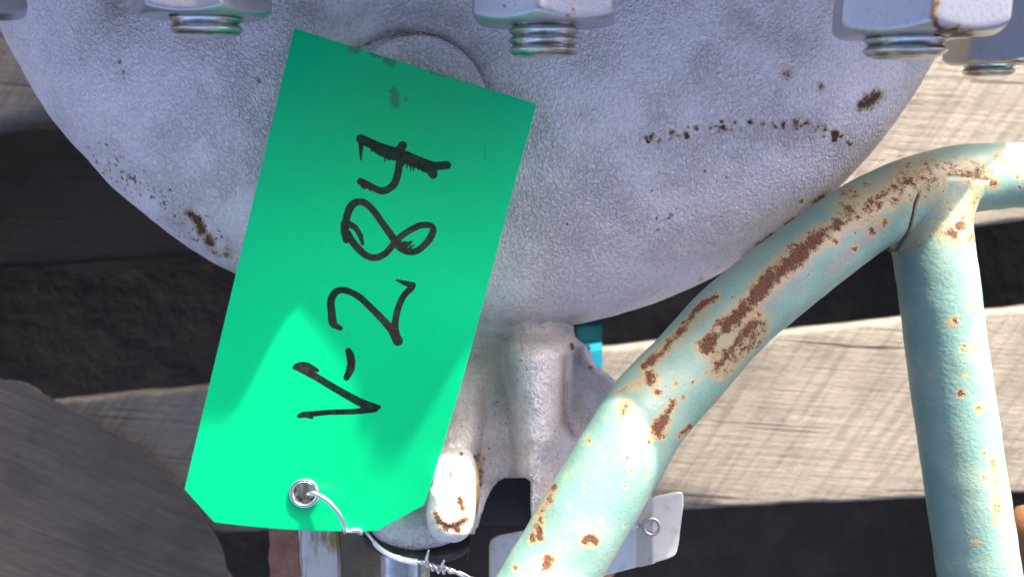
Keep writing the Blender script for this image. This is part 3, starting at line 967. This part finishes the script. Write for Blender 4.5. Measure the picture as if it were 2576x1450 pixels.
STK = [
    [(905, 346, 7), (910, 351, 11), (935, 362, 11), (963, 378, 15), (1006, 390, 15), (1044, 405, 14), (1081, 420, 15), (1098, 418, 10), (1124, 415, 9)],
    [(1083, 425, 12), (1089, 438, 10)], [(1008, 372, 10), (1012, 366, 10)],
    [(908, 355, 6), (907, 385, 2.5), (907, 402, .8)],
    [(1006, 387, 8), (1004, 412, 8.2), (999, 442, 8.2), (989, 465, 8.2), (966, 480, 8), (944, 475, 7.5), (924, 464, 7.5), (906, 456, 7.5)],
    [(912, 613, 3), (906, 592, 5.5), (894, 572, 6), (876, 562, 7)], [(867, 562, 9), (867, 580, 10), (871, 602, 8.5)],
    [(869, 560, 8), (874, 537, 8.5), (884, 517, 9), (901, 507, 7.5), (921, 512, 7.5), (941, 532, 7.5), (961, 560, 7.5), (979, 585, 8), (996, 610, 8), (1009, 625, 7.5),
     (1029, 633, 7), (1049, 630, 7), (1071, 612, 7.5), (1086, 590, 8), (1089, 574, 7), (1079, 566, 6.5), (1056, 567, 7), (1034, 577, 7), (1011, 592, 7), (991, 612, 7.5),
     (976, 630, 7), (961, 642, 7.5), (941, 648, 7.5), (921, 642, 7.5), (901, 625, 8), (886, 607, 8), (874, 587, 8)],
    [(856, 825, 5), (846, 820, 6)],
    [(840, 816, 8), (836, 808, 9.5), (834, 787, 9), (832, 757, 8.5), (841, 737, 8), (856, 729, 7), (876, 732, 7), (904, 747, 7.2), (931, 772, 7.5), (961, 802, 8), (986, 832, 9), (1000, 856, 12)],
    [(998, 852, 10), (994, 830, 8), (994, 807, 7.5), (1001, 775, 7), (1014, 745, 7), (1033, 725, 7), (1039, 717, 6)],
    [(1038, 717, 7), (1019, 712, 5), (1004, 706, 2.5), (996, 704, 1)],
    [(876, 882, 7), (881, 895, 9), (883, 912, 9), (880, 930, 9), (871, 949, 6.5)],
    [(798, 931, 3.5), (785, 925, 6), (769, 918, 7), (751, 919, 7), (741, 924, 5)],
    [(745, 922, 7), (765, 931, 8.5), (799, 950, 8), (844, 977, 8), (894, 1005, 9), (930, 1022, 10), (943, 1025, 9)], [(935, 1020, 8), (954, 1023, 3)],
    [(941, 1028, 7), (894, 1034, 6), (831, 1036, 5.5), (784, 1040, 6), (765, 1042, 6.5), (752, 1045, 4.5)], [(772, 1044, 5), (784, 1049, 3)],
]
for t in np.linspace(0, 1, 46):     # ragged drips under the bar of the 4
    x = 932 + (1092 - 932) * t + rng.uniform(-2, 2)
    y = np.interp(x, [935, 963, 1006, 1044, 1081], [368, 388, 401, 415, 430])
    STK.append([(x, y - 3, 2.0), (x + .5, y + rng.uniform(2, 10) * (1 if rng.random() < .75 else 1.8), .3)])
for t in np.linspace(0, 1, 14):
    x = 908 + 24 * t
    STK.append([(x, 461 + 6 * t, 2), (x + .3, 470 + 5 * t + rng.uniform(-3, 5), .3)])
for t in np.linspace(0, 1, 16):
    a = 1000 + 38 * t
    STK.append([(a - 6, 612 + 12 * rng.random(), 1.6), (a + 4, 606 + 14 * rng.random(), .3)])
ink = np.full(len(q), -8.0)
for st in STK:
    st = np.array(st, float)
    if len(st) > 4:
        st = spline(st, len(st) * 5)
    for a, b in zip(st[:-1], st[1:]):
        lo, hi = np.minimum(a[:2], b[:2]) - 22, np.maximum(a[:2], b[:2]) + 22
        m_ = ((q > lo) & (q < hi)).all(1)
        if m_.any():
            d, t = seg_dist(q[m_], a[:2], b[:2])
            ink[m_] = np.maximum(ink[m_], a[2] + (b[2] - a[2]) * t - d)
SMU = [([(880, 120), (895, 128)], 12, .8), ([(905, 125)], 8, .6), ([(935, 134), (955, 143)], 7, .85), ([(972, 150), (985, 158)], 13, .85), ([(989, 230), (996, 262)], 13, .85), ([(1020, 250)], 8, .6),
       ([(1085, 181)], 7, .6), ([(1095, 184), (1120, 192)], 5, .6), ([(1219, 375), (1220, 398)], 3, .7), ([(905, 300)], 12, .22), ([(1060, 520), (930, 565)], 8, .2), ([(960, 530)], 20, .2)]
hc = np.array([766, 1238])
hole = ((q - hc) ** 2 / np.array([29, 25]) ** 2).sum(1) < 1
F = grid_faces(NV, NU, False, ~hole)[:, ::-1]
tg = empty("green_tag", v.mean(0))
tag(tg, "bright green plastic tag handwritten V-284 with a metal eyelet hanging over the valve", "tag")
card = mesh("card", v, F, tagmat, tg, attrs={"ink": ink, "smudge": paint(q, SMU)})
sl = card.modifiers.new("thickness", 'SOLIDIFY')
sl.thickness = .0005
sl.offset = -1
# eyelet
i0 = int(np.argmin(((q - hc) ** 2).sum(1)))
ez = v[i0, 2]
ec = P(766, 1238, ez + .1)
prof = [(2.75, -2.4), (2.8, -.8), (2.9, .2), (3.15, .7), (3.5, .85), (3.85, .7), (4.05, .35), (4.1, -.4)]
V, F = lathe(prof, ec, (.06, -.12, 1), 72)
mesh("eyelet", V, [f for f in F], nickel, tg)

# ---------------------------------------------------------------- tie wire
wire = empty("tie_wire", P(1000, 1390, -30))
tag(wire, "thin bright twisted tie wire threaded through the eyelet of the green tag", "wire")
zb = ez
w1 = spline([P(768, 1246, zb - 6), P(772, 1240, zb - 1), P(782, 1238, zb + 1.6), P(800, 1244, zb + 2.2), P(822, 1257, zb + 2.4), P(842, 1277, zb + 2.5), P(856, 1297, zb + 2.2),
             P(864, 1318, zb + 1.6), P(866, 1334, zb + .2), P(868, 1337, zb - 2), P(872, 1330, zb - 4)], 110)
V, F = tube(w1, np.interp(np.arange(110), [0, 18, 40, 109], [.45, .66, .68, .5]), 14)
mesh("loop", V, F, zinc, wire)
w2 = spline([P(868, 1330, -16), P(880, 1333, -14), P(900, 1333, -14), P(908, 1337, -14), P(906, 1341, -15), P(902, 1334, -17), P(912, 1331, -19), P(925, 1343, -22), P(942, 1364, -24)], 80)
V, F = tube(w2, np.interp(np.arange(80), [0, 10, 40, 79], [.68, .72, .5, .4]), 12)
mesh("kinked_end", V, F, zinc, wire)
w3 = spline([P(940, 1362, -24), P(950, 1374, -24), P(975, 1392, -24), P(1005, 1404, -24), P(1035, 1411, -24), P(1050, 1413, -24)], 60)
V, F = tube(w3, np.interp(np.arange(60), [0, 59], [.6, .95]), 16)
mesh("plastic_sleeve", V, F, sleeve_m, wire)
parts = []
base = spline([P(1046, 1412, -24), P(1066, 1414, -24), P(1085, 1424, -24), P(1105, 1431, -24), P(1125, 1432, -25), P(1160, 1443, -26), P(1215, 1466, -28)], 160)
for ph in (0, math.pi):
    th = np.linspace(0, 26, 160) + ph
    amp = np.interp(np.arange(160), [0, 20, 60, 105, 115, 159], [.1, .3, .8, .95, .35, .3])
    pth = base + np.stack([np.sin(th) * amp * .5, np.cos(th) * amp, np.sin(th) * amp], 1)
    parts.append(tube(pth, .44, 10))
mesh("twist", *merge(*parts), zinc, wire)
for a, b_ in (((1074, 1416), (1078, 1382)), ((1110, 1428), (1117, 1408))):
    pp = spline([P(*a, -23), P((a[0] + b_[0]) / 2 - 3, (a[1] + b_[1]) / 2 + 4, -21), P(*b_, -20)], 20)
    V, F = tube(pp, np.linspace(.7, .28, 20), 10)
    mesh("wire_barb", V, F, zinc, wire)

# pale cable tie hanging from the gasket
V, F = merge(prism([P(1068, 1362, -40), P(1084, 1360, -40), P(1084, 1382, -40), P(1068, 1384, -40)], 0, -2),
             prism([P(1069, 1385, -40.6), P(1081, 1384, -40.6), P(1079, 1520, -40.6), P(1068, 1520, -40.6)], 0, -1.5))
o_ = mesh("cable_tie", V, [f[::-1] for f in F], mat_metal("yellowed nylon", (0.55, 0.47, 0.33), 0.4, .02, 0, .5, (.4, .25, .08)), smooth=False)
tag(o_, "pale yellowed cable tie hanging beside the scuffed valve stem", "cable tie")

# ---------------------------------------------------------------- bent aluminium nameplate
npz = empty("nameplate", P(1560, 1360, -75))
tag(npz, "bent blank aluminium nameplate with an eyelet hole under the green handwheel", "nameplate")
zp = lambda x: np.interp(x, [1229, 1600, 1622, 1640, 1720], [-52, -26, -20, -15, -14])
top = [(1229, 1372), (1231, 1360), (1240, 1351), (1254, 1346), (1320, 1333), (1420, 1308), (1520, 1282), (1600, 1262), (1624, 1255), (1660, 1246), (1702, 1237), (1714, 1238), (1719, 1246)]
bot = [(1229, 1375), (1229, 1500), (1240, 1516), (1260, 1514), (1330, 1498), (1420, 1476), (1520, 1450), (1600, 1428), (1638, 1416), (1670, 1407), (1692, 1400), (1704, 1388), (1719, 1275)]
rows = []
xs = np.linspace(1229, 1719, 120)
tp = np.interp(xs, [a for a, _ in top], [b for _, b in top])
bt = np.interp(xs, [1229, 1232, 1242, 1260, 1638, 1680, 1697, 1705, 1712, 1719], [1490, 1503, 1514, 1514, 1416, 1404, 1396, 1380, 1320, 1270])
for t in np.linspace(0, 1, 40):
    rows.append([P(x, a + (b_ - a) * t, zp(x)) for x, a, b_ in zip(xs, tp, bt)])
V = np.array(rows).reshape(-1, 3)
pb = mesh("plate", V, grid_faces(40, 120)[:, ::-1], plate_m, npz)
sl = pb.modifiers.new("thickness", 'SOLIDIFY')
sl.thickness = .0012
sl.offset = -1
V, F = lathe([(1.5, -.8), (1.7, .3), (2.1, .75), (2.55, .4), (2.7, -.2)], P(1638, 1323, zp(1638) + .4), (.0, 0, 1), 40)
mesh("rivet_eyelet", V, F, mat_metal("grey rivet", (.36, .36, .36), .45, .02, .7, .2), npz)
pp = spline([P(1540, 1340, zp(1540) + 4), P(1571, 1331, zp(1571) + 3), P(1590, 1326, zp(1590) + 2), P(1607, 1320, zp(1607) + 1)], 40)
V, F = tube(pp, .55 + .1 * np.sin(np.arange(40) * 1.6), 10)
o_ = mesh("wire_tail", V, F, zinc)
tag(o_, "short twisted wire tail end lying on the bent aluminium nameplate", "wire")

# ---------------------------------------------------------------- teal strap round the plank edge
pth = [(845, -172), (800, -200), (868, -196), (870, -171), (876, -168.6), (900, -168.6), (990, -168.8)]
rows = []
for y, z in [(770, -262), (862, -225), (869, -192), (870.5, -171), (874, -168.4), (882, -168.2), (930, -168.4), (1020, -168.4)]:
    rows.append([P(1452 if z < -180 else 1484, y + 3, z), P(1496, y, z), P(1514, y - 3, z)])
V = np.array(rows).reshape(-1, 3)
o_ = mesh("teal_strap", V, grid_faces(len(rows), 3)[:, ::-1], teal, smooth=False)
sl = o_.modifiers.new("thickness", 'SOLIDIFY')
sl.thickness = .0012
sl.offset = 1
tag(o_, "teal plastic strap wrapped round the plank edge between the valve neck and the handwheel", "strap")

# rusty pipe end at the right border
c = P(2612, 1245, -120)
V, F = lathe([(.1, 12), (5, 11.6), (9, 9), (11.5, 4), (12, 0), (11.8, -20), (12.4, -40)], c + np.array([0, -16, 0]), (.05, 1, .15), 40)
o_ = mesh("rusty_pipe", V, F, orange_rust)
tag(o_, "orange rusty round pipe end in the gap at the lower right corner", "pipe")
# dark red rusty rod under the nameplate
pp = spline([P(1490, 1560, -150), P(1515, 1470, -150), P(1535, 1425, -152), P(1545, 1380, -158)], 30)
V, F = tube(pp, 2.6, 14)
o_ = mesh("rusty_rod", V, F, rusty)
tag(o_, "thin red brown rusty rod in the dark gap below the aluminium nameplate", "rod")

for o_ in bpy.data.objects:
    if "_base" in o_:
        del o_["_base"]
